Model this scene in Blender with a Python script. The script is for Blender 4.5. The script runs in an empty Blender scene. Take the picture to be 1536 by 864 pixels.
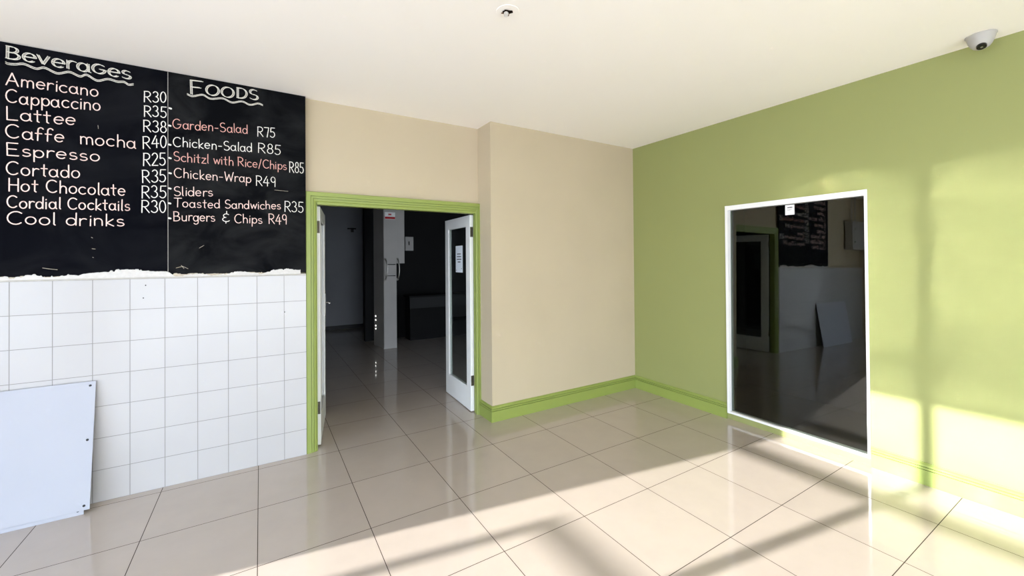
import bpy, bmesh, math, random
from mathutils import Vector, Matrix
random.seed(7)
sc = bpy.context.scene
COL = sc.collection

# ------------------------------------------------------------------ camera
YAW, PITCH, ROLL = .5390, -.0084, -.0077
CAM = Vector((-4.134, -3.618, 1.650))
F = Vector((math.sin(YAW), math.cos(YAW), 0)); R = Vector((math.cos(YAW), -math.sin(YAW), 0)); U = Vector((0, 0, 1))
F2 = F * math.cos(PITCH) - U * math.sin(PITCH); U2 = U * math.cos(PITCH) + F * math.sin(PITCH)
R3 = R * math.cos(ROLL) + U2 * math.sin(ROLL); U3 = U2 * math.cos(ROLL) - R * math.sin(ROLL)
FPX, CX, CY = 607.79, 754.2, 385.01
cam = bpy.data.cameras.new('camera'); camo = bpy.data.objects.new('camera', cam); COL.objects.link(camo)
m = Matrix((R3, U3, -F2)).transposed().to_4x4(); m.translation = CAM
camo.matrix_world = m
cam.sensor_fit = 'HORIZONTAL'; cam.sensor_width = 36; cam.lens = FPX / 1536 * 36
cam.shift_x = (768 - CX) / 1536; cam.shift_y = (CY - 432) / 1536
cam.clip_start = .02; cam.clip_end = 300
sc.camera = camo

# ------------------------------------------------------------------ light and exposure
SUN_S, SUN_K = .168, .333            # sun travels +x, falls SUN_K and drifts -SUN_S per metre
SUN_STRENGTH = 10.5
SKY_STRENGTH = 4.0
EXPOSURE = .52
w = bpy.data.worlds.new('sky'); sc.world = w; w.use_nodes = True
nt = w.node_tree; nt.nodes.clear()
wo = nt.nodes.new('ShaderNodeOutputWorld'); bg = nt.nodes.new('ShaderNodeBackground')
tc = nt.nodes.new('ShaderNodeTexCoord'); sp = nt.nodes.new('ShaderNodeSeparateXYZ'); rp = nt.nodes.new('ShaderNodeValToRGB')
nt.links.new(tc.outputs['Generated'], sp.inputs[0]); nt.links.new(sp.outputs['Z'], rp.inputs[0])
rp.color_ramp.elements[0].position = 0; rp.color_ramp.elements[0].color = (.84, .92, 1, 1)
rp.color_ramp.elements[1].position = .6; rp.color_ramp.elements[1].color = (.50, .68, 1, 1)
nt.links.new(rp.outputs[0], bg.inputs[0]); bg.inputs[1].default_value = SKY_STRENGTH
nt.links.new(bg.outputs[0], wo.inputs[0])
sl = bpy.data.lights.new('sun', 'SUN'); so = bpy.data.objects.new('sun', sl); COL.objects.link(so)
sl.energy = SUN_STRENGTH; sl.color = (1, .965, .96); sl.angle = math.radians(.53)
so.rotation_euler = Vector((1, -SUN_S, -SUN_K)).to_track_quat('-Z', 'Y').to_euler()
so.location = (-12, -2, 6)
sc.view_settings.view_transform = 'Standard'; sc.view_settings.look = 'None'
sc.view_settings.exposure = EXPOSURE; sc.view_settings.gamma = 1; sc.view_settings.use_curve_mapping = False
cy = sc.cycles
cy.use_denoising = True; cy.caustics_reflective = True; cy.caustics_refractive = False
cy.blur_glossy = .1; cy.sample_clamp_indirect = 0; cy.sample_clamp_direct = 0
cy.max_bounces = 10; cy.diffuse_bounces = 6; cy.glossy_bounces = 4; cy.transparent_max_bounces = 12
cy.use_guiding = True; cy.use_surface_guiding = True
cy.use_adaptive_sampling = False

# ------------------------------------------------------------------ materials
def lin(c):
    return tuple(((v / 255) / 12.92 if v / 255 <= .04045 else ((v / 255 + .055) / 1.055) ** 2.4) for v in c) + (1,)
def mat(name, rgb, rough=.6, spec=.5, var=0, scale=4, metal=0, bump=0, bscale=200):
    mm = bpy.data.materials.new(name); mm.use_nodes = True
    t = mm.node_tree; b = t.nodes['Principled BSDF']
    b.inputs['Base Color'].default_value = lin(rgb); b.inputs['Roughness'].default_value = rough
    b.inputs['Specular IOR Level'].default_value = spec; b.inputs['Metallic'].default_value = metal
    g = t.nodes.new('ShaderNodeNewGeometry')
    if var:
        n = t.nodes.new('ShaderNodeTexNoise'); n.inputs['Scale'].default_value = scale; n.inputs['Detail'].default_value = 6
        t.links.new(g.outputs['Position'], n.inputs['Vector'])
        r = t.nodes.new('ShaderNodeValToRGB')
        c = lin(rgb)
        r.color_ramp.elements[0].position = .3; r.color_ramp.elements[0].color = tuple(v * (1 - var) for v in c[:3]) + (1,)
        r.color_ramp.elements[1].position = .7; r.color_ramp.elements[1].color = tuple(min(1, v * (1 + var)) for v in c[:3]) + (1,)
        t.links.new(n.outputs[0], r.inputs[0]); t.links.new(r.outputs[0], b.inputs['Base Color'])
    if bump:
        n2 = t.nodes.new('ShaderNodeTexNoise'); n2.inputs['Scale'].default_value = bscale; n2.inputs['Detail'].default_value = 3
        t.links.new(g.outputs['Position'], n2.inputs['Vector'])
        bp = t.nodes.new('ShaderNodeBump'); bp.inputs['Strength'].default_value = bump; bp.inputs['Distance'].default_value = .002
        t.links.new(n2.outputs[0], bp.inputs['Height']); t.links.new(bp.outputs[0], b.inputs['Normal'])
    return mm
def M_(t, op, a, b=None, c=None):
    n = t.nodes.new('ShaderNodeMath'); n.operation = op
    for i, v in enumerate((a, b, c)):
        if v is None: continue
        if isinstance(v, (int, float)): n.inputs[i].default_value = v
        else: t.links.new(v, n.inputs[i])
    return n.outputs[0]
def grid_mat(name, rgb, grout, ox, oy, sx, sy, gw, axes, rough, spec, tvar=.03, cloud=.05, cscale=3, lip=0, grough=.7, coat=0):
    """tiles with grout lines; axes = the two world axes the grid runs on"""
    mm = bpy.data.materials.new(name); mm.use_nodes = True
    t = mm.node_tree; b = t.nodes['Principled BSDF']
    g = t.nodes.new('ShaderNodeNewGeometry'); s = t.nodes.new('ShaderNodeSeparateXYZ'); t.links.new(g.outputs['Position'], s.inputs[0])
    A, B = s.outputs[axes[0]], s.outputs[axes[1]]
    ua = M_(t, 'DIVIDE', M_(t, 'SUBTRACT', A, ox), sx); ub = M_(t, 'DIVIDE', M_(t, 'SUBTRACT', B, oy), sy)
    def edge(u, size):
        f = M_(t, 'FRACT', u); d = M_(t, 'MULTIPLY', M_(t, 'MINIMUM', f, M_(t, 'SUBTRACT', 1.0, f)), size)
        return M_(t, 'LESS_THAN', d, gw / 2)
    line = M_(t, 'MAXIMUM', edge(ua, sx), edge(ub, sy))
    cmb = t.nodes.new('ShaderNodeCombineXYZ')
    t.links.new(M_(t, 'FLOOR', ua), cmb.inputs[0]); t.links.new(M_(t, 'FLOOR', ub), cmb.inputs[1])
    wn = t.nodes.new('ShaderNodeTexWhiteNoise'); t.links.new(cmb.outputs[0], wn.inputs['Vector'])
    n = t.nodes.new('ShaderNodeTexNoise'); n.inputs['Scale'].default_value = cscale; n.inputs['Detail'].default_value = 8; n.inputs['Roughness'].default_value = .6
    t.links.new(g.outputs['Position'], n.inputs['Vector'])
    v = M_(t, 'ADD', M_(t, 'MULTIPLY', M_(t, 'SUBTRACT', wn.outputs['Value'], .5), tvar * 2),
           M_(t, 'MULTIPLY', M_(t, 'SUBTRACT', n.outputs[0], .5), cloud * 2))
    mul = M_(t, 'ADD', v, 1.0)
    vm = t.nodes.new('ShaderNodeVectorMath'); vm.operation = 'SCALE'; vm.inputs[0].default_value = lin(rgb)[:3]; t.links.new(mul, vm.inputs['Scale'])
    mx = t.nodes.new('ShaderNodeMix'); mx.data_type = 'RGBA'
    t.links.new(line, mx.inputs[0]); t.links.new(vm.outputs[0], mx.inputs[6]); mx.inputs[7].default_value = lin(grout)
    t.links.new(mx.outputs[2], b.inputs['Base Color'])
    t.links.new(M_(t, 'MULTIPLY_ADD', line, grough - rough, rough), b.inputs['Roughness'])
    b.inputs['Specular IOR Level'].default_value = spec
    if coat:
        t.links.new(M_(t, 'MULTIPLY_ADD', line, -coat, coat), b.inputs['Coat Weight']); b.inputs['Coat Roughness'].default_value = .05
    if lip:      # every tile lies a hair out of level and is gently warped
        n3 = t.nodes.new('ShaderNodeTexNoise'); n3.inputs['Scale'].default_value = 1.0; n3.inputs['Detail'].default_value = 3
        mp3 = t.nodes.new('ShaderNodeMapping'); mp3.inputs['Scale'].default_value = (3.2, .55, 1); t.links.new(g.outputs['Position'], mp3.inputs[0]); t.links.new(mp3.outputs[0], n3.inputs['Vector'])
        wc = t.nodes.new('ShaderNodeVectorMath'); wc.operation = 'SUBTRACT'; t.links.new(wn.outputs['Color'], wc.inputs[0]); wc.inputs[1].default_value = (.5, .5, .5)
        n4 = t.nodes.new('ShaderNodeVectorMath'); n4.operation = 'SUBTRACT'; t.links.new(n3.outputs['Color'], n4.inputs[0]); n4.inputs[1].default_value = (.5, .5, .5)
        sc1 = t.nodes.new('ShaderNodeVectorMath'); sc1.operation = 'SCALE'; t.links.new(wc.outputs[0], sc1.inputs[0]); sc1.inputs['Scale'].default_value = lip
        sc2 = t.nodes.new('ShaderNodeVectorMath'); sc2.operation = 'SCALE'; t.links.new(n4.outputs[0], sc2.inputs[0]); sc2.inputs['Scale'].default_value = lip * 3
        ad = t.nodes.new('ShaderNodeVectorMath'); t.links.new(sc1.outputs[0], ad.inputs[0]); t.links.new(sc2.outputs[0], ad.inputs[1])
        fl = t.nodes.new('ShaderNodeVectorMath'); fl.operation = 'MULTIPLY'; t.links.new(ad.outputs[0], fl.inputs[0]); fl.inputs[1].default_value = (2.6, .3, 0)
        a2 = t.nodes.new('ShaderNodeVectorMath'); t.links.new(g.outputs['Normal'], a2.inputs[0]); t.links.new(fl.outputs[0], a2.inputs[1])
        nm = t.nodes.new('ShaderNodeVectorMath'); nm.operation = 'NORMALIZE'; t.links.new(a2.outputs[0], nm.inputs[0])
        t.links.new(nm.outputs[0], b.inputs['Normal']); t.links.new(nm.outputs[0], b.inputs['Coat Normal'])
    return mm
def glass_mat(name, f0, tint):
    mm = bpy.data.materials.new(name); mm.use_nodes = True
    t = mm.node_tree; t.nodes.clear()
    o = t.nodes.new('ShaderNodeOutputMaterial'); mx = t.nodes.new('ShaderNodeMixShader')
    tr = t.nodes.new('ShaderNodeBsdfTransparent'); tr.inputs[0].default_value = tint
    gl = t.nodes.new('ShaderNodeBsdfGlossy'); gl.inputs['Roughness'].default_value = 0.0; gl.inputs[0].default_value = (1, 1, 1, 1)
    g = t.nodes.new('ShaderNodeNewGeometry'); d = t.nodes.new('ShaderNodeVectorMath'); d.operation = 'DOT_PRODUCT'
    t.links.new(g.outputs['Normal'], d.inputs[0]); t.links.new(g.outputs['Incoming'], d.inputs[1])
    c = M_(t, 'SUBTRACT', 1.0, M_(t, 'ABSOLUTE', d.outputs['Value']))
    f = M_(t, 'MULTIPLY_ADD', M_(t, 'POWER', c, 5.0), 1 - f0, f0)
    t.links.new(f, mx.inputs[0]); t.links.new(tr.outputs[0], mx.inputs[1]); t.links.new(gl.outputs[0], mx.inputs[2])
    t.links.new(mx.outputs[0], o.inputs[0])
    return mm
def emit_mat(name, rgb, s):
    mm = bpy.data.materials.new(name); mm.use_nodes = True
    b = mm.node_tree.nodes['Principled BSDF']
    b.inputs['Base Color'].default_value = (0, 0, 0, 1); b.inputs['Emission Color'].default_value = lin(rgb); b.inputs['Emission Strength'].default_value = s
    return mm

TX, TY, TS = -4.152, .1656, .6                     # floor tile grid
WX, WTW, WTH = -4.934, .19376, .2193               # wall tile grid
ZC, XP, YD = 3.0735, -2.108, .282                  # ceiling, pier edge, door wall face
YB = .2334                                         # face of tiles and chalkboards
m_floor = grid_mat('floor_tile', (184, 172, 161), (58, 48, 40), TX, TY, TS, TS, .004, ('X', 'Y'), .30, .10, .02, .07, 5, lip=.0022, coat=1.0)
m_wtile = grid_mat('glazed_wall_tile', (187, 185, 187), (134, 131, 130), WX, 0, WTW, WTH, .004, ('X', 'Z'), .16, .5, .012, .01, 3)
m_beige = mat('beige_wall_paint', (193, 179, 154), .75, .3, .03, 1.5, bump=.05)
m_green = mat('green_wall_paint', (147, 151, 96), .7, .3, .02, 1.2, bump=.05)
m_gtrim = mat('green_gloss_trim', (140, 154, 77), .42, .5, .015, 6)
m_white = mat('white_gloss_paint', (238, 238, 238), .35, .5, .02, 5)
m_ceil = mat('ceiling_paint', (250, 245, 240), .85, .2, .005, 1)
m_plaster = mat('chipped_plaster', (206, 203, 201), .9, .2, .06, 40, bump=.3, bscale=80)
m_mortar = mat('bare_mortar', (186, 176, 160), .95, .1, .15, 60)
m_ledge = mat('grey_edge_strip', (188, 184, 178), .6, .3, .08, 30)
m_sheet = mat('bluish_white_sheet', (174, 176, 187), .45, .4, .015, 3)
m_pink = mat('pink_chalk', (246, 214, 206), .95, .1, .10, 120)
m_rose = mat('rose_chalk', (226, 172, 162), .95, .1, .12, 120)
m_chalk = mat('white_chalk', (238, 234, 228), .95, .1, .10, 120)
m_head = mat('heading_chalk', (214, 210, 200), .95, .1, .2, 150)
m_dark = mat('black_plastic_and_gap', (14, 14, 15), .2, .5)
m_hole = mat('cavity_shade', (22, 14, 9), .9, .1, .3, 60)
m_brown = mat('brown_wire', (96, 58, 30), .6, .3)
m_metal = mat('brushed_steel', (150, 148, 142), .35, .5, .05, 30, metal=.9)
m_hinge = mat('dull_hinge_steel', (92, 86, 78), .45, .5, .2, 80, metal=.8)
m_grey = mat('grey_wall_paint', (150, 152, 158), .7, .3, .05, 2)
m_black = mat('near_black', (20, 20, 21), .8, .2, .1, 2)  # near black, keeps the back room and window box dark
m_skirt = mat('dark_skirting', (34, 34, 36), .5, .4)
m_cab = mat('cabinet_white', (176, 173, 169), .5, .4, .03, 3)
m_red = mat('red_sign', (190, 20, 28), .5, .4)
m_paper = mat('paper', (225, 232, 242), .7, .2)
m_wpaper = mat('white_paper', (245, 245, 245), .7, .2)
m_ink = mat('ink', (30, 32, 36), .7, .2)
m_alu = mat('dark_aluminium', (70, 68, 66), .4, .5, metal=.6)
m_ground = mat('concrete_paving', (230, 223, 212), .85, .3, .08, .8)
m_glass = glass_mat('dark_window_glass', .052, (.62, .66, .62, 1))
m_dglass = glass_mat('door_glass', .04, (.8, .84, .82, 1))
m_fglass = glass_mat('shopfront_glass', .02, (.97, .98, .97, 1))
m_glint = emit_mat('glint_glow', (255, 255, 250), 3)  # glow for the painted glints; no lamp there
m_counter = mat('counter_front', (26, 26, 27), .6, .3)
# chalkboard: dark blue-black with wiped chalk smears
def board_mat(name, rgb, amt):
    mm = mat(name, rgb, .85, .03); t = mm.node_tree; b = t.nodes['Principled BSDF']
    g = t.nodes.new('ShaderNodeNewGeometry'); mp = t.nodes.new('ShaderNodeMapping'); mp.inputs['Scale'].default_value = (1.6, 1, 2.4)
    t.links.new(g.outputs['Position'], mp.inputs[0])
    n = t.nodes.new('ShaderNodeTexNoise'); n.inputs['Scale'].default_value = 1.6; n.inputs['Detail'].default_value = 9; n.inputs['Roughness'].default_value = .62
    n.inputs['Distortion'].default_value = .8
    t.links.new(mp.outputs[0], n.inputs['Vector'])
    r = t.nodes.new('ShaderNodeValToRGB'); c = lin(rgb)
    r.color_ramp.elements[0].position = .42; r.color_ramp.elements[0].color = c
    r.color_ramp.elements[1].position = .85; r.color_ramp.elements[1].color = tuple(v + amt for v in c[:3]) + (1,)
    t.links.new(n.outputs[0], r.inputs[0]); t.links.new(r.outputs[0], b.inputs['Base Color'])
    return mm
m_board = board_mat('chalkboard_blue_black', (10, 11, 17), .010)
m_board2 = board_mat('chalkboard_black', (12, 13, 16), .024)

# ------------------------------------------------------------------ mesh helpers
def box(bm, a, b, bev=0):
    x0, x1 = sorted((a[0], b[0])); y0, y1 = sorted((a[1], b[1])); z0, z1 = sorted((a[2], b[2]))
    v = [bm.verts.new(p) for p in ((x0, y0, z0), (x1, y0, z0), (x1, y1, z0), (x0, y1, z0), (x0, y0, z1), (x1, y0, z1), (x1, y1, z1), (x0, y1, z1))]
    fs = [bm.faces.new([v[i] for i in q]) for q in ((0, 3, 2, 1), (4, 5, 6, 7), (0, 1, 5, 4), (1, 2, 6, 5), (2, 3, 7, 6), (3, 0, 4, 7))]
    if bev:
        es = list({e for f in fs for e in f.edges})
        bmesh.ops.bevel(bm, geom=es, offset=bev, segments=2, affect='EDGES', profile=.7)
    return v
def cyl(bm, p, q, r, r2=None, n=16):
    p, q = Vector(p), Vector(q); d = q - p
    mt = Matrix.Translation((p + q) / 2) @ d.to_track_quat('Z', 'Y').to_matrix().to_4x4()
    bmesh.ops.create_cone(bm, cap_ends=True, segments=n, radius1=r, radius2=r if r2 is None else r2, depth=d.length, matrix=mt)
def tube(bm, pts, r, n=8):
    for a, b in zip(pts, pts[1:]): cyl(bm, a, b, r, n=n)
    for p in pts[1:-1]: bmesh.ops.create_icosphere(bm, subdivisions=1, radius=r, matrix=Matrix.Translation(p))
def lathe(bm, prof, c=(0, 0, 0), n=32):
    rings = []
    for r, z in prof:
        rings.append([bm.verts.new((c[0] + r * math.cos(2 * math.pi * i / n), c[1] + r * math.sin(2 * math.pi * i / n), c[2] + z)) for i in range(n)] if r > 1e-6 else [bm.verts.new((c[0], c[1], c[2] + z))])
    for A, B in zip(rings, rings[1:]):
        for i in range(n):
            j = (i + 1) % n
            if len(A) == 1: bm.faces.new((A[0], B[i], B[j])) if len(B) > 1 else None
            elif len(B) == 1: bm.faces.new((A[i], A[j], B[0]))
            else: bm.faces.new((A[i], A[j], B[j], B[i]))
def sweep(bm, path, prof, frame):
    """prof = [(across, out)], path = points; frame(i) gives (across vector, out vector) at each point"""
    rows = []
    for i, p in enumerate(path):
        a, o = frame(i)
        rows.append([bm.verts.new(Vector(p) + a * s + o * t) for s, t in prof])
    n = len(prof)
    for A, B in zip(rows, rows[1:]):
        for i in range(n):
            j = (i + 1) % n
            bm.faces.new((A[i], A[j], B[j], B[i]))
    bm.faces.new(rows[0]); bm.faces.new(rows[-1][::-1])
def obj(name, bm, mt, parent=None, smooth=False, label=None, cat=None, group=None, kind=None):
    bmesh.ops.recalc_face_normals(bm, faces=bm.faces)
    me = bpy.data.meshes.new(name); bm.to_mesh(me); bm.free()
    for x in (mt if isinstance(mt, (list, tuple)) else [mt]): me.materials.append(x)
    if smooth:
        for p in me.polygons: p.use_smooth = True
    o = bpy.data.objects.new(name, me); COL.objects.link(o)
    if parent: o.parent = parent
    tag(o, label, cat, group, kind)
    return o
def tag(o, label=None, cat=None, group=None, kind=None):
    for k, v in (('label', label), ('category', cat), ('group', group), ('kind', kind)):
        if v: o[k] = v
def thing(name, label, cat, loc=(0, 0, 0), group=None, kind=None):
    o = bpy.data.objects.new(name, None); COL.objects.link(o); o.location = loc; o.empty_display_size = .1
    tag(o, label, cat, group, kind); return o
B = bmesh.new
S = 'structure'

# ------------------------------------------------------------------ room shell
XF, YR = -7.2, -7.5          # shopfront plane, rear wall
JAMB = -.445                 # shopfront starts here
bm = B(); box(bm, (XF - .3, YR - .2, -.15), (.12, .38, 0)); box(bm, (-6.2, .38, -.15), (2.2, 9.2, 0)); box(bm, (.12, -3.2, -.15), (1.5, -.6, 0))
obj('floor', bm, m_floor, label='polished beige square floor tiles with thin dark joints', cat='floor', kind=S)
bm = B(); box(bm, (XF - .3, YR - .2, ZC), (2.2, .3, ZC + .15))
obj('ceiling', bm, m_ceil, label='plain off-white ceiling', cat='ceiling', kind=S)
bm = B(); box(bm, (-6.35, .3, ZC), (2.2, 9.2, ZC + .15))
obj('ceiling_dark', bm, m_black, label='ceiling of the back room, coloured black to keep it dark', cat='ceiling', kind=S)  # blackened so bounced light does not brighten the back room
DX0, DX1, DZ = -3.725, -2.122, 2.174        # rough opening
YD2 = .345
bm = B(); box(bm, (XF - .2, YD, 0), (DX0, YD2, ZC)); box(bm, (DX0, YD, DZ), (DX1, YD2, ZC)); box(bm, (DX1, YD, 0), (XP, YD2, ZC))
obj('wall_back', bm, m_beige, label='beige wall around the double doorway and behind the chalkboards', cat='wall', kind=S)
bm = B(); box(bm, (XP, 0, 0), (.12, YD2, ZC))
obj('wall_front_pier', bm, m_beige, label='beige wall projecting between doorway and green wall', cat='wall', kind=S)
WY0, WY1, WZ0, WZ1 = -1.205, -2.348, .06, 2.19
bm = B(); box(bm, (0, 0, 0), (.12, WY0, ZC)); box(bm, (0, WY1, 0), (.12, YR, ZC)); box(bm, (0, WY0, WZ1), (.12, WY1, ZC)); box(bm, (.004, WY0, 0), (.12, WY1, WZ0))
obj('wall_right', bm, m_green, label='green painted wall with the tall dark window', cat='wall', kind=S)
bm = B(); box(bm, (XF, YR - .2, 2.3), (.12, YR, ZC)); box(bm, (XF, YR - .2, 0), (-6.8, YR, 2.3)); box(bm, (-.9, YR - .2, 0), (.12, YR, 2.3))  # opening added behind the viewer so fill light reaches the ceiling
obj('wall_rear', bm, m_beige, label='beige wall at the far end behind the viewer', cat='wall', kind=S)
bm = B(); box(bm, (XF - .15, JAMB, 0), (XF, YD, ZC))
obj('wall_left', bm, m_beige, label='short wall beside the shopfront', cat='wall', kind=S)
# tiled dado
TZ = 7 * WTH
bm = B(); box(bm, (XF, YB, 0), (-3.799, YD, TZ))
obj('wall_tiled', bm, m_wtile, label='white square glazed tiles on the lower wall under the chalkboards', cat='wall tiles', kind=S)
for u, v in ((218.5, 428), (215, 447), (427, 468)):
    r_ = F2 + R3 * ((u - CX) / FPX) + U3 * ((CY - v) / FPX); p = CAM + r_ * ((YB - CAM.y) / r_.y)
    bm = B(); cyl(bm, (p.x, YB - .0006, p.z), (p.x, YB + .002, p.z), .004, n=10); obj('plug_hole', bm, m_hole, bpy.data.objects['wall_tiled'])
# strip over the tiles: grey edge, mortar and chipped plaster
bm = B(); box(bm, (XF, YB + .001, TZ), (-3.799, YD, TZ + .012))
trim = obj('trim_1', bm, m_ledge, label='narrow grey edge strip along the top of the white tiles', cat='trim', kind=S)
def ragged(x0, x1, z0, zt, amp, y0, y1, step=.007, seed=1, gap=None):
    rnd = random.Random(seed); bm = B(); n = int((x1 - x0) / step); top = []; h = 0
    for i in range(n + 1):
        if rnd.random() < .3: h = rnd.uniform(-amp, amp)
        h += rnd.uniform(-amp, amp) * .25
        x = x0 + (x1 - x0) * i / n
        top.append((x, max(z0 + .002, zt(x) + h)))
    for y in (y0, y1):
        pass
    fr = [bm.verts.new((x, y0, z)) for x, z in top]; bo = [bm.verts.new((x, y0, z0)) for x, z in top]
    frb = [bm.verts.new((x, y1, z)) for x, z in top]; bob = [bm.verts.new((x, y1, z0)) for x, z in top]
    for i in range(n):
        bm.faces.new((bo[i], bo[i + 1], fr[i + 1], fr[i])); bm.faces.new((fr[i], fr[i + 1], frb[i + 1], frb[i]))
        bm.faces.new((bob[i + 1], bob[i], frb[i], frb[i + 1])); bm.faces.new((bo[i + 1], bo[i], bob[i], bob[i + 1]))
    bm.faces.new((bo[0], fr[0], frb[0], bob[0])); bm.faces.new((bo[-1], bob[-1], frb[-1], fr[-1]))
    return bm
bm = ragged(-5.64, -3.84, TZ + .012, lambda x: TZ + .030, .006, YB - .003, YD, seed=3)
obj('bare_mortar', bm, m_mortar, trim, label='bare sandy mortar under the flaked plaster')
def zt(x):
    z = TZ + .034
    for c, wd, h in ((-5.12, .28, .022), (-4.93, .1, .018), (-4.78, .12, .012), (-4.55, .05, .010), (-4.28, .07, .014), (-4.02, .08, .006), (-3.92, .1, .016), (-5.45, .12, .006)):
        z += h * math.exp(-((x - c) / wd) ** 2)
    for c, wd, h in ((-5.5, .05, .02), (-5.31, .09, .022), (-5.2, .02, .012), (-4.68, .03, .02), (-4.62, .08, .022), (-4.42, .1, .02), (-4.15, .07, .018)):
        z -= h * math.exp(-((x - c) / wd) ** 2)
    return z
bm = ragged(-5.64, -3.842, TZ + .010, zt, .0065, YB - .0055, YB - .001, seed=11)
obj('chipped_plaster', bm, m_plaster, trim, label='white flaked plaster with a ragged top edge')

# baseboards, moulded
BBP = [(0, 0), (0, .018), (.108, .018), (.1085, .008), (.1135, .008), (.114, .019), (.128, .019), (.1285, .009), (.1335, .009), (.134, .017), (.146, .017), (.156, .009), (.160, .007), (.160, 0)]
def skirting(name, path, outs, label):
    bm = B()
    sweep(bm, path, [(z, t) for z, t in BBP], lambda i: (Vector((0, 0, 1)), Vector(outs[i])))
    return obj(name, bm, m_gtrim, label=label, cat='baseboard', kind=S)
skirting('baseboard_back', [(XP, YD - .02, 0), (XP, 0, 0), (0, 0, 0)], [(-1, 0, 0), (-1, -1, 0), (-1, -1, 0)], 'moulded green baseboard along the beige projecting wall')
skirting('baseboard_right', [(0, 0, 0), (0, WY0 + .004, 0)], [(-1, -1, 0), (-1, 0, 0)], 'moulded green baseboard from the corner to the window')
skirting('baseboard_right_far', [(0, WY1 - .004, 0), (0, YR, 0)], [(-1, 0, 0), (-1, 0, 0)], 'moulded green baseboard right of the window, in sunlight')

# door frame: lining + moulded architrave
bm = B()
for a, b in (((-3.725, .262, 0), (-3.714, YD2, DZ)), ((-2.138, .262, 0), (-2.122, YD2, DZ)), ((-3.725, .262, 2.163), (-2.122, YD2, DZ))): box(bm, a, b)
for a, b in (((-3.714, .262, 0), (-3.708, .335, 2.163)), ((-2.142, .262, 0), (-2.138, .335, 2.163)), ((-3.714, .262, 2.151), (-2.138, .335, 2.163))): box(bm, a, b)   # door stop
frame = obj('trim_2', bm, m_gtrim, label='green door frame around the double doorway', cat='door frame', kind=S)
AX0, AX1, AZ = -3.798, -2.106, 2.258
prof = [(0, -.034), (0, .003), (.004, .006), (.036, .006), (.0365, -.004), (.0415, -.004), (.042, .002), (.056, .001), (.0565, -.008), (.0615, -.008), (.062, -.002), (.078, -.006), (.084, -.014), (.086, -.034)]
bm = B()
sweep(bm, [(AX0, .247, 0), (AX0, .247, AZ), (AX1, .247, AZ), (AX1, .247, 0)], prof,
      lambda i: (Vector(((1, 0, 0), (1, 0, -1), (-.56, 0, -1), (-.56, 0, 0))[i]), Vector((0, -1, 0))))
obj('architrave', bm, m_gtrim, frame)

# ------------------------------------------------------------------ door leaves
LW, LT, LH = .765, .04, 2.135
def leaf(name, hinge, ang, fside, label):
    """local x runs from the hinge edge, local y (0..LT) is the thickness, z up; fside = local y of the edge next to the frame"""
    st, tr_, br = .105, .105, .235
    bm = B()
    def bx(a, b, bev=.003): box(bm, a, b, bev)
    bx((0, 0, 0), (st, LT, LH)); bx((LW - st, 0, 0), (LW, LT, LH)); bx((st, .0005, 0), (LW - st, LT - .0005, br)); bx((st, .0005, LH - tr_), (LW - st, LT - .0005, LH))
    for y0, y1 in ((.004, .012), (LT - .012, LT - .004)):     # glazing beads
        bx((st - .002, y0, br), (st + .014, y1, LH - tr_), 0); bx((LW - st - .014, y0, br), (LW - st + .002, y1, LH - tr_), 0)
        bx((st, y0, br - .002), (LW - st, y1, br + .014), 0); bx((st, y0, LH - tr_ - .014), (LW - st, y1, LH - tr_ + .002), 0)
    o = obj(name, bm, m_white, label=label, cat='door', kind=S)
    o.location = hinge; o.rotation_euler = (0, 0, ang)
    bm = B(); bx((st, LT / 2 - .003, br), (LW - st, LT / 2 + .003, LH - tr_), 0)
    obj('glass_pane', bm, m_dglass, o)
    for z in (.33, 1.95):                                     # hinges: plate on the edge, knuckle, screws
        h = B(); ya, yb = (.004, LT - .004)
        box(h, (-.003, ya, z - .055), (.0005, yb, z + .055))
        yk = fside + (.005 if fside > 0 else -.005)
        cyl(h, (-.007, yk, z - .055), (-.007, yk, z + .055), .007, n=12)
        for k in (-.035, 0, .035): cyl(h, (-.0036, LT / 2, z + k), (-.0028, LT / 2, z + k), .004, n=8)
        obj('hinge', h, m_hinge, o)
    return o
aL = math.radians(90 - 10.2)
lf = leaf('door_1', (-3.672, .352, .010), aL, LT, 'white glazed door leaf on the left of the doorway, seen almost edge-on')
hb = B(); box(hb, (LW - .078, -.006, 1.06), (LW - .032, 0, 1.30), .002)
plate = obj('handle_plate', hb, m_metal, lf)
hb = B(); cyl(hb, (LW - .055, -.004, 1.205), (LW - .055, -.05, 1.205), .009); cyl(hb, (LW - .055, -.046, 1.205), (LW - .165, -.046, 1.205), .008)
obj('door_handle', hb, m_metal, plate)
hb = B(); box(hb, (LW - .001, .008, 1.03), (LW + .002, LT - .008, 1.33)); obj('lock_plate', hb, m_metal, lf)
aR = math.radians(90 - 2.5)
rl = leaf('door_2', (-2.136, .352, .010), aR, 0, 'white glazed door leaf on the right of the doorway, swung into the dark room')
hb = B(); box(hb, (LW - .001, .008, 1.03), (LW + .002, LT - .008, 1.33)); obj('lock_plate', hb, m_metal, rl)
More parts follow.
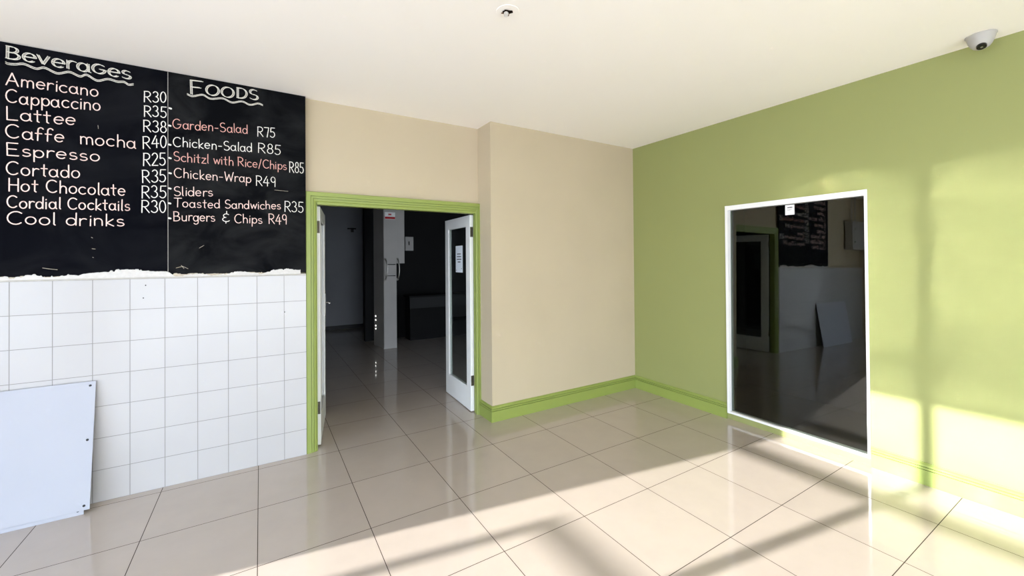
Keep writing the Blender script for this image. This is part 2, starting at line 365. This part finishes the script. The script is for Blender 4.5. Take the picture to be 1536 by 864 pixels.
# notice taped to the right leaf's glass
n0 = thing('paper_notice', 'pale blue paper notice taped to the glass of the right door leaf', 'notice')
n0.location = rl.location; n0.rotation_euler = (0, 0, aR)
gy = LT / 2 + .0032
bm = B(); box(bm, (.245, gy, 1.50), (.455, gy + .001, 1.81)); obj('sheet', bm, m_paper, n0)
bm = B()
for k, (a, b) in enumerate(((.30, .41), (.29, .415), (.285, .42), (.31, .39))):
    z = 1.715 - k * .031; x = a
    while x < b:
        ww = random.uniform(.012, .022); box(bm, (x, gy + .0008, z - .006), (min(b, x + ww), gy + .0016, z + .006)); x += ww + .004
for x, z in ((.43, 1.525), (.275, 1.545)): cyl(bm, (x, gy + .0008, z), (x, gy + .002, z), .006, n=10)
obj('printed_text', bm, m_ink, n0)

# ------------------------------------------------------------------ window in the green wall
bm = B()
fx0, fx1 = -.012, .06
yl, yr = WY0 - .026, WY1 + .018
box(bm, (fx0, WY0, WZ0), (fx1, yl, WZ1), .002); box(bm, (fx0, yr, WZ0), (fx1, WY1, WZ1), .002)
box(bm, (fx0 + .001, yl, WZ1 - .047), (fx1, yr, WZ1 - .001), .002); box(bm, (fx0 + .001, yl, WZ0 + .001), (fx1, yr, WZ0 + .022), .002)
win = obj('window_1', bm, m_white, label='tall dark window with thin white frame in the green wall', cat='window', kind=S)
bm = B()
def gx(y, z): return .024 + .0157 * (y + 1.78) + .0087 * (z - 1.1)
ys, zs = (WY0 - .022, WY1 + .014), (WZ0 + .018, WZ1 - .043)
v = [bm.verts.new((gx(y, z) + t, y, z)) for t in (0, .006) for y, z in ((ys[0], zs[0]), (ys[1], zs[0]), (ys[1], zs[1]), (ys[0], zs[1]))]
for q in ((0, 1, 2, 3), (7, 6, 5, 4), (0, 4, 5, 1), (1, 5, 6, 2), (2, 6, 7, 3), (3, 7, 4, 0)): bm.faces.new([v[i] for i in q])
obj('glass_pane', bm, m_glass, win)
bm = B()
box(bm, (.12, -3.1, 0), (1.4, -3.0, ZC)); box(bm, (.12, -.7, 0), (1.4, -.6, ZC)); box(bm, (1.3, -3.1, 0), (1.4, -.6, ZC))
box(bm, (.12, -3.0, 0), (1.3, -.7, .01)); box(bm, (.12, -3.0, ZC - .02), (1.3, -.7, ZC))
obj('wall_beyond', bm, m_black, label='room behind the window glass, coloured near black to keep it dark', cat='wall', kind=S)  # near-black surfaces hide the sun patch behind the glass
st = thing('window_sticker', 'small white square sticker at the top of the dark window', 'sticker', (gx(-1.785, 2.09) - .0005, -1.785, 2.09))
bm = B(); box(bm, (-.001, -.037, -.045), (0, .037, .045)); obj('label_paper', bm, m_wpaper, st)
bm = B()
for a, b, z, h in ((-.02, .022, .022, .005), (-.02, .018, .006, .0015), (-.02, .012, -.002, .0015)):
    y = a
    while y < b:
        ww = random.uniform(.005, .009); box(bm, (-.0016, -y, z - h), (-.001, -min(b, y + ww), z + h)); y += ww + .0015
obj('printed_text', bm, m_ink, st)

# ------------------------------------------------------------------ shopfront the sun comes through
bm = B(); box(bm, (XF - .07, JAMB, 0), (XF - .01, YR, .09)); box(bm, (XF - .07, JAMB, ZC - .03), (XF - .01, YR, ZC))
shop = obj('window_2', bm, m_alu, label='full-height glazed shopfront opposite the green wall', cat='window', kind=S)
bm = B(); box(bm, (XF - .07, JAMB, 2.205), (XF - .01, YR, 2.270)); obj('transom', bm, m_alu, shop)
py = [JAMB - .02]
y = JAMB - 1.0
while y > YR: py.append(y); y -= 1.0
for y in py:
    bm = B(); box(bm, (XF - .075, y - .036, 0), (XF - .005, y + .036, ZC)); obj('post', bm, m_alu, shop)
bm = B(); box(bm, (XF - .045, JAMB, .09), (XF - .039, YR, ZC - .03)); obj('glass_pane', bm, m_fglass, shop)
bm = B(); box(bm, (-60, -50, -.3), (XF - .3, 40, -.1)); obj('ground_outside', bm, m_ground, label='paved ground outside the shopfront', cat='ground', kind=S)

# ------------------------------------------------------------------ dark room beyond the doorway
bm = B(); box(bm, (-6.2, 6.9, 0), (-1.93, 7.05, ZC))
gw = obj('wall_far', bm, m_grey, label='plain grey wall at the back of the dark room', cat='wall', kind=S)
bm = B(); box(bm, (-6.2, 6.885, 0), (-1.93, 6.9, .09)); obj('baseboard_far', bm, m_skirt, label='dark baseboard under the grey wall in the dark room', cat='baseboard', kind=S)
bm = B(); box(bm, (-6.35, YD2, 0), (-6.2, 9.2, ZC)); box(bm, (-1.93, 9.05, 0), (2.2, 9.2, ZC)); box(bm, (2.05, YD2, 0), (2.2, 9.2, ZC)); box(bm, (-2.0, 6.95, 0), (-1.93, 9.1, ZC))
obj('wall_dark', bm, m_black, label='near-black walls of the back room', cat='wall', kind=S)
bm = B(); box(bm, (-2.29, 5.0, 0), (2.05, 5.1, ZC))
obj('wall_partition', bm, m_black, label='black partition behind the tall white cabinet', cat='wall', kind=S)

# tall white cabinet standing in the dark room
cabinet = thing('tall_cabinet', 'tall narrow white cabinet with pull handles standing in the dark room', 'cabinet', (-2.03, 4.05, 0))
def prism(bm, pts, z0, z1):
    lo = [bm.verts.new((x, y, z0)) for x, y in pts]; hi = [bm.verts.new((x, y, z1)) for x, y in pts]; n = len(pts)
    bm.faces.new(lo[::-1]); bm.faces.new(hi)
    for i in range(n): bm.faces.new((lo[i], lo[(i + 1) % n], hi[(i + 1) % n], hi[i]))
def cpart(name, bm, mt, parent=None, **k):
    bmesh.ops.translate(bm, verts=bm.verts, vec=(2.03, -4.05, 0))
    return obj(name, bm, mt, parent or cabinet, **k)
bm = B(); prism(bm, [(-2.155, 4.05), (-1.911, 4.05), (-1.96, 4.56), (-2.215, 4.56)], 0, 2.9); cpart('body', bm, m_cab)
d = []
for z0, z1, nm in ((1.588, 2.89, 'door'), (1.374, 1.578, 'drawer'), (.02, 1.364, 'door')):
    bm = B(); box(bm, (-2.152, 4.034, z0), (-1.914, 4.05, z1), .003); d.append(cpart(nm, bm, m_cab))
bm = B(); prism(bm, [(-1.911, 4.05), (-1.754, 4.05), (-1.80, 4.5), (-1.955, 4.5)], 1.603, 2.9); cpart('side_locker', bm, m_cab)
for z in (1.583, 1.369):
    bm = B(); box(bm, (-2.085, 4.031, z - .006), (-1.935, 4.036, z + .006)); cpart('gap_shade_strip', bm, m_dark)  # black strips paint the shaded gaps between the fronts
def grab(x, y, dx):
    bm = B(); pts = []
    for i in range(13):
        t = i / 12; z = 1.30 + .39 * t; b_ = math.sin(math.pi * t) ** .5
        pts.append(Vector((x + dx * b_, y - .045 * b_, z)))
    tube(bm, pts, .011, 10)
    for z in (1.30, 1.69): cyl(bm, (x, y + .006, z), (x, y - .012, z), .022, n=14)
    return bm
cpart('handle', grab(-2.128, 4.034, .03), m_metal)
cpart('handle', grab(-1.895, 4.045, .025), m_metal)
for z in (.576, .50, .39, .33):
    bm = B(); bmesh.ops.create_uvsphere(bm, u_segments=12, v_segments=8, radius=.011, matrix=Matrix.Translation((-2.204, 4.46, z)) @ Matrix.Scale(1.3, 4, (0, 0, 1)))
    cpart('glint_bead', bm, m_glint, smooth=True, label='small glowing bead standing in for a glint low on the cabinet side')  # glowing beads stand in for glints on the cabinet side
sg = thing('safety_sign', 'white sign with red strip at the top of the tall cabinet', 'sign', (-2.034, 4.033, 2.50))
bm = B(); box(bm, (-.096, -.004, -.065), (.096, 0, .07)); obj('plate', bm, m_wpaper, sg)
bm = B(); box(bm, (-.094, -.006, -.058), (.094, -.004, -.018)); obj('red_strip', bm, m_red, sg)
bm = B(); box(bm, (-.03, -.006, .012), (-.004, -.004, .042)); box(bm, (.002, -.006, .012), (.024, -.004, .042)); box(bm, (-.004, -.006, .02), (.002, -.004, .034)); obj('symbol', bm, m_red, sg)
wb = thing('meter_box', 'small grey wall box on the black partition beside the cabinet', 'box', (-1.365, 5.0, 2.02))
bm = B(); box(bm, (-.09, -.05, -.15), (.09, 0, .15), .004); obj('case', bm, m_cab, wb)
bm = B(); box(bm, (-.075, -.056, -.13), (.075, -.05, .13), .002); obj('lid', bm, m_cab, wb)
bm = B(); box(bm, (-.02, -.06, -.03), (.0, -.056, .05)); obj('latch', bm, m_dark, wb)
ct = thing('service_counter', 'low dark counter in front of the black partition', 'counter', (-.6, 4.72, 0))
bm = B(); box(bm, (-.9, -.2, .66), (1.2, -.17, .89), .003); obj('front_panel', bm, m_counter, ct)
bm = B(); box(bm, (-.92, -.22, .89), (1.22, .2, .925), .004); obj('worktop', bm, m_black, ct)
bm = B(); box(bm, (-.88, -.15, 0), (1.18, .19, .889)); obj('base', bm, m_black, ct)
br = thing('wall_bracket', 'small dark bracket high on the grey far wall', 'bracket', (-2.2, 6.9, 2.44))
bm = B(); box(bm, (-.10, -.05, .0), (.10, 0, .025)); obj('rail', bm, m_dark, br)
bm = B(); box(bm, (-.02, -.05, -.075), (.045, 0, 0)); obj('hook', bm, m_alu, br)

# ------------------------------------------------------------------ chalkboards
def glyphs():
    def arc(cx, cy, rx, ry, a0, a1):
        n = max(5, int(abs(a1 - a0) / 18))
        return [(cx + rx * math.cos(math.radians(a0 + (a1 - a0) * i / n)), cy + ry * math.sin(math.radians(a0 + (a1 - a0) * i / n))) for i in range(n + 1)]
    h = .58
    el = lambda cx, cy, rx, ry: arc(cx, cy, rx, ry, 80, 445)
    G = {
        'A': (.74, [[(0, 0), (.38, 1), (.74, 0)], [(.14, .36), (.62, .36)]]),
        'B': (.68, [[(.05, 0), (.05, 1)], [(.02, 1)] + arc(.28, .76, .28, .24, 90, -90) + [(.06, .52)], arc(.3, .26, .36, .26, 90, -90) + [(.02, 0)]]),
        'C': (.74, [arc(.42, .5, .41, .5, 48, 312)]),
        'D': (.74, [[(.05, 0), (.05, 1)], [(.02, 1)] + arc(.28, .5, .44, .5, 90, -90) + [(.02, 0)]]),
        'E': (.62, [[(.6, 1), (.05, 1), (.05, 0), (.62, 0)], [(.05, .52), (.52, .52)]]),
        'F': (.64, [[(.05, 0), (.05, 1), (.64, 1)], [(.05, .52), (.52, .52)]]),
        'G': (.86, [arc(.42, .5, .41, .5, 48, 352) + [(.84, .46), (.5, .46)]]),
        'Q': (.66, [[(x * .76, y * .66) for x, y in arc(.42, .5, .41, .5, 48, 352) + [(.84, .46), (.5, .46)]]]),
        'H': (.68, [[(.05, 1), (.05, 0)], [(.63, 1), (.63, 0)], [(.05, .5), (.63, .5)]]),
        'L': (.58, [[(.05, 1), (.05, 0), (.6, 0)]]),
        'O': (.9, [el(.45, .5, .44, .5)]),
        'R': (.66, [[(.05, 0), (.05, 1)], [(.02, 1)] + arc(.28, .74, .32, .26, 90, -90) + [(.06, .48)], [(.25, .48), (.66, 0)]]),
        'S': (.64, [arc(.33, .75, .27, .25, 40, 270)[:-1] + arc(.33, .25, .3, .25, 90, -145)]),
        'T': (.72, [[(0, 1), (.74, 1)], [(.36, 1), (.36, 0)]]),
        'W': (.92, [[(0, 1), (.22, 0), (.46, .75), (.7, 0), (.92, 1)]]),
        'a': (.57, [el(.25, .28, .25, .29), [(.51, .58), (.51, .06), (.58, 0)]]),
        'c': (.5, [arc(.28, .29, .28, .29, 48, 312)]),
        'd': (.54, [el(.25, .28, .25, .29), [(.52, 1), (.52, 0)]]),
        'e': (.54, [[(.03, .31), (.52, .31)] + arc(.27, .29, .26, .29, 8, 315)]),
        'f': (.38, [arc(.3, .8, .16, .2, 30, 180) + [(.14, 0)], [(0, .54), (.36, .54)]]),
        'g': (.54, [el(.25, .28, .25, .29), [(.52, .58), (.52, -.14)] + arc(.28, -.15, .24, .2, 0, -150)]),
        'h': (.5, [[(.04, 1), (.04, 0)], [(.04, .33)] + arc(.26, .35, .21, .23, 165, 0) + [(.47, 0)]]),
        'i': (.12, [[(.06, .56), (.06, 0)], [(.05, .77), (.07, .81)]]),
        'k': (.46, [[(.04, 1), (.04, 0)], [(.42, .58), (.05, .25), (.46, 0)]]),
        'l': (.13, [[(.06, 1), (.06, .06), (.12, 0)]]),
        'm': (.8, [[(.04, .58), (.04, 0)], [(.04, .33)] + arc(.22, .36, .18, .22, 165, 0) + [(.4, 0)], [(.4, .33)] + arc(.58, .36, .18, .22, 165, 0) + [(.77, 0)]]),
        'n': (.5, [[(.04, .58), (.04, 0)], [(.04, .33)] + arc(.26, .35, .21, .23, 165, 0) + [(.47, 0)]]),
        'o': (.54, [el(.27, .29, .26, .29)]),
        'p': (.56, [[(.04, .58), (.04, -.36)], el(.3, .29, .25, .29)]),
        'r': (.36, [[(.04, .58), (.04, 0)], [(.04, .33)] + arc(.27, .33, .22, .25, 165, 55)]),
        's': (.44, [arc(.22, .435, .18, .145, 35, 270)[:-1] + arc(.22, .145, .21, .145, 90, -145)]),
        't': (.38, [[(.18, .9), (.18, .06), (.27, 0)], [(0, .6), (.38, .6)]]),
        'u': (.52, [[(.03, .58), (.03, .2)] + arc(.25, .21, .22, .21, 180, 350), [(.48, .58), (.48, 0)]]),
        'v': (.48, [[(0, .58), (.23, 0), (.48, .58)]]),
        'w': (.7, [[(0, .58), (.17, 0), (.35, .5), (.53, 0), (.7, .58)]]),
        'z': (.46, [[(.02, .58), (.44, .58), (0, 0), (.47, 0)]]),
        '0': (.54, [el(.27, .5, .26, .5)]),
        '2': (.56, [arc(.27, .73, .25, .27, 160, -25) + [(.02, 0), (.57, 0)]]),
        '3': (.54, [arc(.25, .76, .23, .24, 150, -80) + arc(.25, .26, .28, .26, 80, -150)]),
        '4': (.62, [[(.38, 1), (0, .34), (.62, .34)], [(.44, .72), (.44, 0)]]),
        '5': (.56, [[(.54, 1), (.1, 1), (.07, .56)] + arc(.26, .3, .28, .3, 125, -145)]),
        '7': (.52, [[(0, 1), (.52, 1), (.34, 0)]]),
        '8': (.54, [el(.27, .76, .2, .24), el(.27, .26, .26, .26)]),
        '9': (.52, [el(.25, .72, .23, .28), [(.48, .8), (.45, 0)]]),
        '-': (.42, [[(.04, .36), (.38, .36)]]),
        '/': (.34, [[(0, -.1), (.34, 1.05)]]),
        '&': (.56, [arc(.3, .64, .22, .2, 40, 270)[:-1] + arc(.3, .24, .28, .22, 95, 330), [(.32, 1.12), (.32, .9)], [(.28, -.02), (.28, -.16)]]),
    }
    return G
GL = glyphs()
def unproj(u, v, y):
    r = F2 + R3 * ((u - CX) / FPX) + U3 * ((CY - v) / FPX)
    p = CAM + r * ((y - CAM.y) / r.y)
    return p.x, p.z
def ribbon(bm, pts, wd, y):
    """flat chalk stroke on the board, rounded ends"""
    P = [Vector((p[0], p[1])) for p in pts]
    Q = [P[0]]
    for p in P[1:]:
        if (p - Q[-1]).length > 1e-4: Q.append(p)
    P = Q; hw = wd / 2
    if len(P) < 2: P = [P[0], P[0] + Vector((wd * .2, 0))]
    for i, (a, b) in enumerate(zip(P, P[1:])):
        d = (b - a).normalized(); n = Vector((-d.y, d.x)) * hw
        bm.faces.new([bm.verts.new((q.x, y, q.y)) for q in (a - n, b - n, b + n, a + n)])
    for p in P:
        c = [bm.verts.new((p.x + hw * math.cos(t), y - .00004, p.y + hw * math.sin(t))) for t in (math.pi / 4 * k for k in range(8))]
        bm.faces.new(c)
YT = YB - .0006
rnd = random.Random(5)
def write(bm, text, p0, p1, cap_px, wd, dbl=0, small=None):
    x0, z0 = unproj(p0[0], p0[1], YB); x1, z1 = unproj(p1[0], p1[1], YB)
    capz = unproj((p0[0] + p1[0]) / 2, (p0[1] + p1[1]) / 2 - cap_px, YB)[1] - unproj((p0[0] + p1[0]) / 2, (p0[1] + p1[1]) / 2, YB)[1]
    gap, sp_ = .17, .42; tot = 0; items = []
    for i, ch in enumerate(text):
        if ch == ' ': tot += sp_; continue
        f = 1 if (small is None or i == 0) else small
        wch, st = GL[ch]; items.append((tot, f, st)); tot += wch * f + gap
    tot -= gap; k = (x1 - x0) / tot
    for ox, f, st in items:
        j = rnd.uniform(-.02, .02); sl = rnd.uniform(-.03, .03); jy = rnd.uniform(-.03, .03)
        for s_ in st:
            pts = []
            for gx_, gy_ in s_:
                X = ox + gx_ * f + sl * gy_ + j; xx = x0 + X * k
                pts.append((xx, z0 + (z1 - z0) * (X / tot) + (gy_ * f + jy) * capz))
            if dbl:
                ribbon(bm, [(x - dbl, z + dbl * .3) for x, z in pts], wd, YT); ribbon(bm, [(x + dbl, z - dbl * .3) for x, z in pts], wd, YT - .0001)
                ribbon(bm, pts, wd * .5, YT + .00005)
            else: ribbon(bm, pts, wd, YT)
def wavy(bm, px, wd, off):
    P = [unproj(u, v, YB) for u, v in px]; out = []
    for i in range(len(P) - 1):
        p0, p1, p2, p3 = P[max(0, i - 1)], P[i], P[i + 1], P[min(len(P) - 1, i + 2)]
        for q in range(6):
            t = q / 6
            out.append(tuple(.5 * (2 * p1[a] + (p2[a] - p0[a]) * t + (2 * p0[a] - 5 * p1[a] + 4 * p2[a] - p3[a]) * t * t + (3 * p1[a] - p0[a] - 3 * p2[a] + p3[a]) * t ** 3) for a in (0, 1)))
    out.append(P[-1])
    ribbon(bm, out, wd, YT); ribbon(bm, [(x, z - off) for x, z in out], wd, YT)
SEAM, BL, BR, BZ = -4.7225, -5.640, -3.799, 1.556
def board(name, x0, x1, mt, label):
    bm = B(); box(bm, (x0, YB, BZ), (x1, YB + .024, ZC - .002)); return obj(name, bm, mt, label=label, cat='chalkboard')
bb = board('chalkboard', BL, SEAM - .002, m_board, 'left black chalkboard panel with the beverages price list')
bf = board('chalkboard', SEAM + .002, BR, m_board2, 'right black chalkboard panel with the foods price list')
bm = B(); box(bm, (SEAM - .0018, YB + .002, BZ), (SEAM + .0018, YD, ZC - .002)); obj('trim_3', bm, m_ledge, label='thin pale joint between the two chalkboard panels', cat='trim', kind=S)
WD = .0064
def line(bd, text, p0, p1, cap, mt, wd=WD, **k):
    bm = B(); write(bm, text, p0, p1, cap, wd, **k)
    return obj('chalk_lettering', bm, mt, bd, label='chalk writing that reads ' + text.replace('Q', 'g'))
line(bb, 'BeveraQes', (9.5, 87.6), (196, 118.5), 17.5, m_head, .0042, dbl=.0052, small=1.22)
bm = B(); wavy(bm, [(8.5, 92.5), (12, 94.5), (23, 95.5), (36, 95), (54, 102), (67, 100.7), (86, 109), (104, 107), (120, 113.6), (130, 111.3), (146, 120), (162, 117.6), (176, 121.5), (186, 122), (193, 126), (200, 125.5)], .005, .009)
obj('chalk_underline', bm, m_head, bb)
for tx, p0, p1, cap in (('Americano', (8.8, 126.8), (147, 145), 18), ('Cappaccino', (9, 153.2), (150, 166.4), 18.7), ('Lattee', (9.7, 179.4), (113, 187.5), 19),
                        ('Caffe  mocha', (8.8, 206.2), (203, 222.4), 19), ('Espresso', (9.7, 232.6), (149, 242), 18), ('Cortado', (9.4, 261.6), (119, 267.5), 19),
                        ('Hot Chocolate', (12.2, 286.6), (188, 293.2), 18.3), ('Cordial Cocktails', (10.7, 311.3), (194.3, 315.9), 17), ('Cool drinks', (10.7, 336.2), (186, 339.3), 18.3)):
    line(bb, tx, p0, p1, cap, m_pink)
for tx, p0, p1, cap in (('R30', (216, 152.7), (249, 153.6), 15.8), ('R35', (215.8, 174.3), (249.3, 176.1), 16), ('R38', (214.8, 197.4), (249.3, 199), 17), ('R40', (214, 223), (249.3, 221), 18),
                        ('R25', (214.4, 248.2), (248.2, 248), 18.5), ('R35', (213.1, 273.8), (248.7, 273.4), 18.5), ('R35', (212.1, 296.7), (248.7, 296.5), 18), ('R30', (212.1, 318.4), (248.7, 318.4), 18)):
    line(bb, tx, p0, p1, cap, m_chalk, .0058)
line(bf, 'FOODS', (286, 140.5), (387, 150.2), 20, m_head, .0044, dbl=.0052, small=.76)
bm = B(); wavy(bm, [(281, 140.5), (289, 143.5), (304, 141.5), (316, 147.4), (334, 146.8), (348, 153), (363, 151.4), (375, 156.5), (387, 154.5), (394, 157)], .005, .008)
obj('chalk_underline', bm, m_head, bf)
for tx, p0, p1, cap, mt in (('Garden-Salad', (259.3, 192.3), (371, 200.2), 13.6, m_rose), ('R75', (385.8, 204.7), (412.4, 206.4), 14.2, m_chalk),
                            ('Chicken-Salad', (260, 219.4), (377.7, 227.7), 13.6, m_chalk), ('R85', (387.2, 228.7), (420.6, 232), 14.2, m_chalk),
                            ('Schitzl with Rice/Chips', (260.3, 241), (430, 254.8), 13, m_rose), ('R85', (434, 258.2), (455.3, 260.4), 15.5, m_chalk),
                            ('Chicken-Wrap', (261.7, 265.9), (376.3, 274), 13.6, m_pink), ('R49', (383.9, 277.9), (413.3, 279.8), 14.5, m_chalk),
                            ('Sliders', (260.5, 293.2), (319, 294.4), 13.5, m_pink),
                            ('Toasted Sandwiches', (261, 310.6), (421, 314), 12.6, m_pink), ('R35', (426.7, 317.3), (455, 318.7), 15.5, m_chalk),
                            ('Burgers', (260.5, 331.2), (322.6, 331.9), 13.5, m_pink), ('&', (333.4, 332.5), (344.3, 333), 14, m_chalk), ('Chips', (352, 334.2), (393.2, 335.3), 13, m_pink), ('R49', (402.9, 335.8), (430.2, 336.5), 14.5, m_pink)):
    line(bf, tx, p0, p1, cap, mt, .0052)
for u, v in ((255.4, 162.4), (254.6, 188.3), (254.6, 216.9), (255, 237), (255.2, 259.6), (254.7, 282.5), (254.4, 304.8), (254.6, 327.2)):
    bm = B(); x, z = unproj(u, v, YB); ribbon(bm, [(x - .004, z), (x + .004, z - .002)], .013, YT); obj('bullet_dot', bm, m_chalk, bf)
# faint scratches low on the boards
for bd, strokes in ((bb, ([(64, 402), (74, 403.4), (86, 404.6)], [(137, 356), (139, 357)], [(138, 373), (143, 373.6)], [(139, 386), (140.5, 386.4)], [(147, 188), (147.6, 193)])),
                    (bf, ([(264, 402), (274, 399.5), (282, 403)], [(272, 398), (276, 403)], [(412, 285), (432, 287)], [(299, 372), (306, 368)]))):
    for pts in strokes:
        bm = B(); ribbon(bm, [unproj(u, v, YB) for u, v in pts], .0025, YT); obj('chalk_scratch', bm, m_mortar, bd)

# ------------------------------------------------------------------ leaning sheets
SW, SH, STH = 1.225, .824, .006
def sheet(name, xr, foot, lift, label, width):
    """right edge at xr; foot = distance of the lower edge from the tiles"""
    o = thing(name, label, 'panel', (xr, YB - foot, lift))
    bm = B(); box(bm, (-width, -STH, 0), (0, 0, SH), .0015); pn = obj('board', bm, m_sheet, o)
    for x in (-.028, -width / 2, -width + .028):
        for z in (.028, SH / 2 + .03, SH - .028):
            if x == -width / 2 and abs(z - SH / 2 - .03) < .01: continue
            if abs(x + width / 2) < .01: continue
            h = B(); cyl(h, (x, -STH - .0006, z), (x, -STH + .001, z), .0075, n=14); obj('screw_hole', h, m_dark, o)
    return o
s1 = sheet('leaning_sheet', -5.136, .128, 0, 'rear bluish white sheet leaning on the tiles, its lower edge showing below the front one', 1.20)
a1 = math.asin((.128 - STH) / SH); s1.rotation_euler = (-a1, 0, 0)
s2 = sheet('leaning_sheet', -5.106, .128, 0, 'front bluish white sheet with screw holes leaning on the tiled wall', 1.225)
s2.rotation_euler = (-a1, 0, 0)
off = Matrix.Rotation(-a1, 3, 'X') @ Vector((0, -STH - .0012, .026))
s2.location = Vector((-5.106, YB - .128, 0)) + off

# ------------------------------------------------------------------ on the ceiling
dm = thing('dome_camera', 'white dome security camera on the ceiling above the green wall', 'camera', (-.152, -2.975, ZC))
bm = B(); lathe(bm, [(0, 0), (.070, 0), (.070, -.006), (.066, -.010), (.058, -.040), (.049, -.062), (.036, -.080), (.018, -.090), (0, -.092)]); obj('housing', bm, m_cab, dm, smooth=True)
ax = Vector((-.45, -.12, -.88)).normalized(); c0 = Vector((-.010, -.002, -.050))
bm = B(); cyl(bm, c0 + ax * .026, c0 + ax * .043, .025, .022, n=28); ey = obj('lens_window', bm, m_dark, dm)
bm = B(); cyl(bm, c0 + ax * .042, c0 + ax * .0455, .006, n=14); obj('lens', bm, m_metal, ey)
hl = thing('broken_light_point', 'broken ceiling light point with dark hole and dangling connector', 'light fitting', (-2.915, -1.655, ZC))
bm = B(); lathe(bm, [(.066, 0), (.064, -.0018), (.030, -.0025), (.028, 0)], n=40); obj('plaster_patch', bm, m_ceil, hl)
bm = B(); n = 18; rr = random.Random(4); c = bm.verts.new((.0, 0, -.0028)); ring = []
for i in range(n):
    t = 2 * math.pi * i / n; r_ = .021 * (1 + rr.uniform(-.3, .35)); ring.append(bm.verts.new((r_ * 1.25 * math.cos(t), r_ * math.sin(t), -.0028)))
for i in range(n): bm.faces.new((c, ring[(i + 1) % n], ring[i]))
up_ = [bm.verts.new((v.co.x, v.co.y, -.0005)) for v in ring]
for i in range(n): bm.faces.new((ring[i], ring[(i + 1) % n], up_[(i + 1) % n], up_[i]))
obj('hole_shade_disc', bm, m_hole, hl)  # flat dark disc paints the shade inside the hole
bm = B(); tube(bm, [Vector(p) for p in ((.012, .008, 0), (.008, .004, -.018), (-.004, -.002, -.026), (-.014, -.004, -.022))], .0035, 8); tube(bm, [Vector(p) for p in ((-.006, .004, 0), (-.018, .008, -.012), (-.036, .010, -.014))], .003, 8); obj('wire', bm, m_brown, hl)
bm = B(); cyl(bm, (-.016, -.010, -.022), (-.020, -.014, -.034), .014, .012, n=20); cyl(bm, (-.020, -.014, -.034), (-.0205, -.0145, -.0355), .005, n=10); obj('connector', bm, m_ledge, hl)

# ------------------------------------------------------------------ distribution box left of the chalkboards, seen in the window
db = thing('distribution_box', 'grey electrical distribution box left of the chalkboards, seen reflected in the window', 'electrical box', (-6.78, YD - .022, 1.93))
bm = B(); box(bm, (-.32, -.13, .05), (.32, 0, .55), .004); obj('case', bm, m_cab, db)
bm = B(); box(bm, (-.36, -.16, .55), (.36, 0, .60), .01); obj('top_cap', bm, m_cab, db)
bm = B(); box(bm, (-.36, -.16, 0), (.36, 0, .05), .01); obj('bottom_cap', bm, m_cab, db)
bm = B(); box(bm, (-.27, -.14, .09), (.27, -.13, .51), .004); dr = obj('door', bm, m_cab, db)
for z in (.16, .44):
    bm = B(); cyl(bm, (.24, -.139, z), (.24, -.152, z), .014); obj('latch', bm, m_dark, dr)
for x in (-.1, .06):
    bm = B(); cyl(bm, (x, -.02, .60), (x, -.02, ZC - 1.93), .0125, n=12); obj('conduit', bm, m_cab, db)

# ------------------------------------------------------------------ unseen frame added outside, shaped to cast soft bands of shade indoors
fr = thing('shade_frame', 'slim unseen frame added outside the shopfront to shade the floor', 'frame', (-11, -.15, -.1))
bm = B(); box(bm, (-.035, -.035, 0), (.035, .035, 2.93)); obj('post', bm, m_alu, fr)
bm = B(); box(bm, (-.03, -3.2, 2.87), (.03, -.035, 2.93)); obj('shade_beam', bm, m_alu, fr)
bm = B(); box(bm, (-.04, -3.29, 0), (.04, -3.2, 2.93)); obj('post', bm, m_alu, fr)
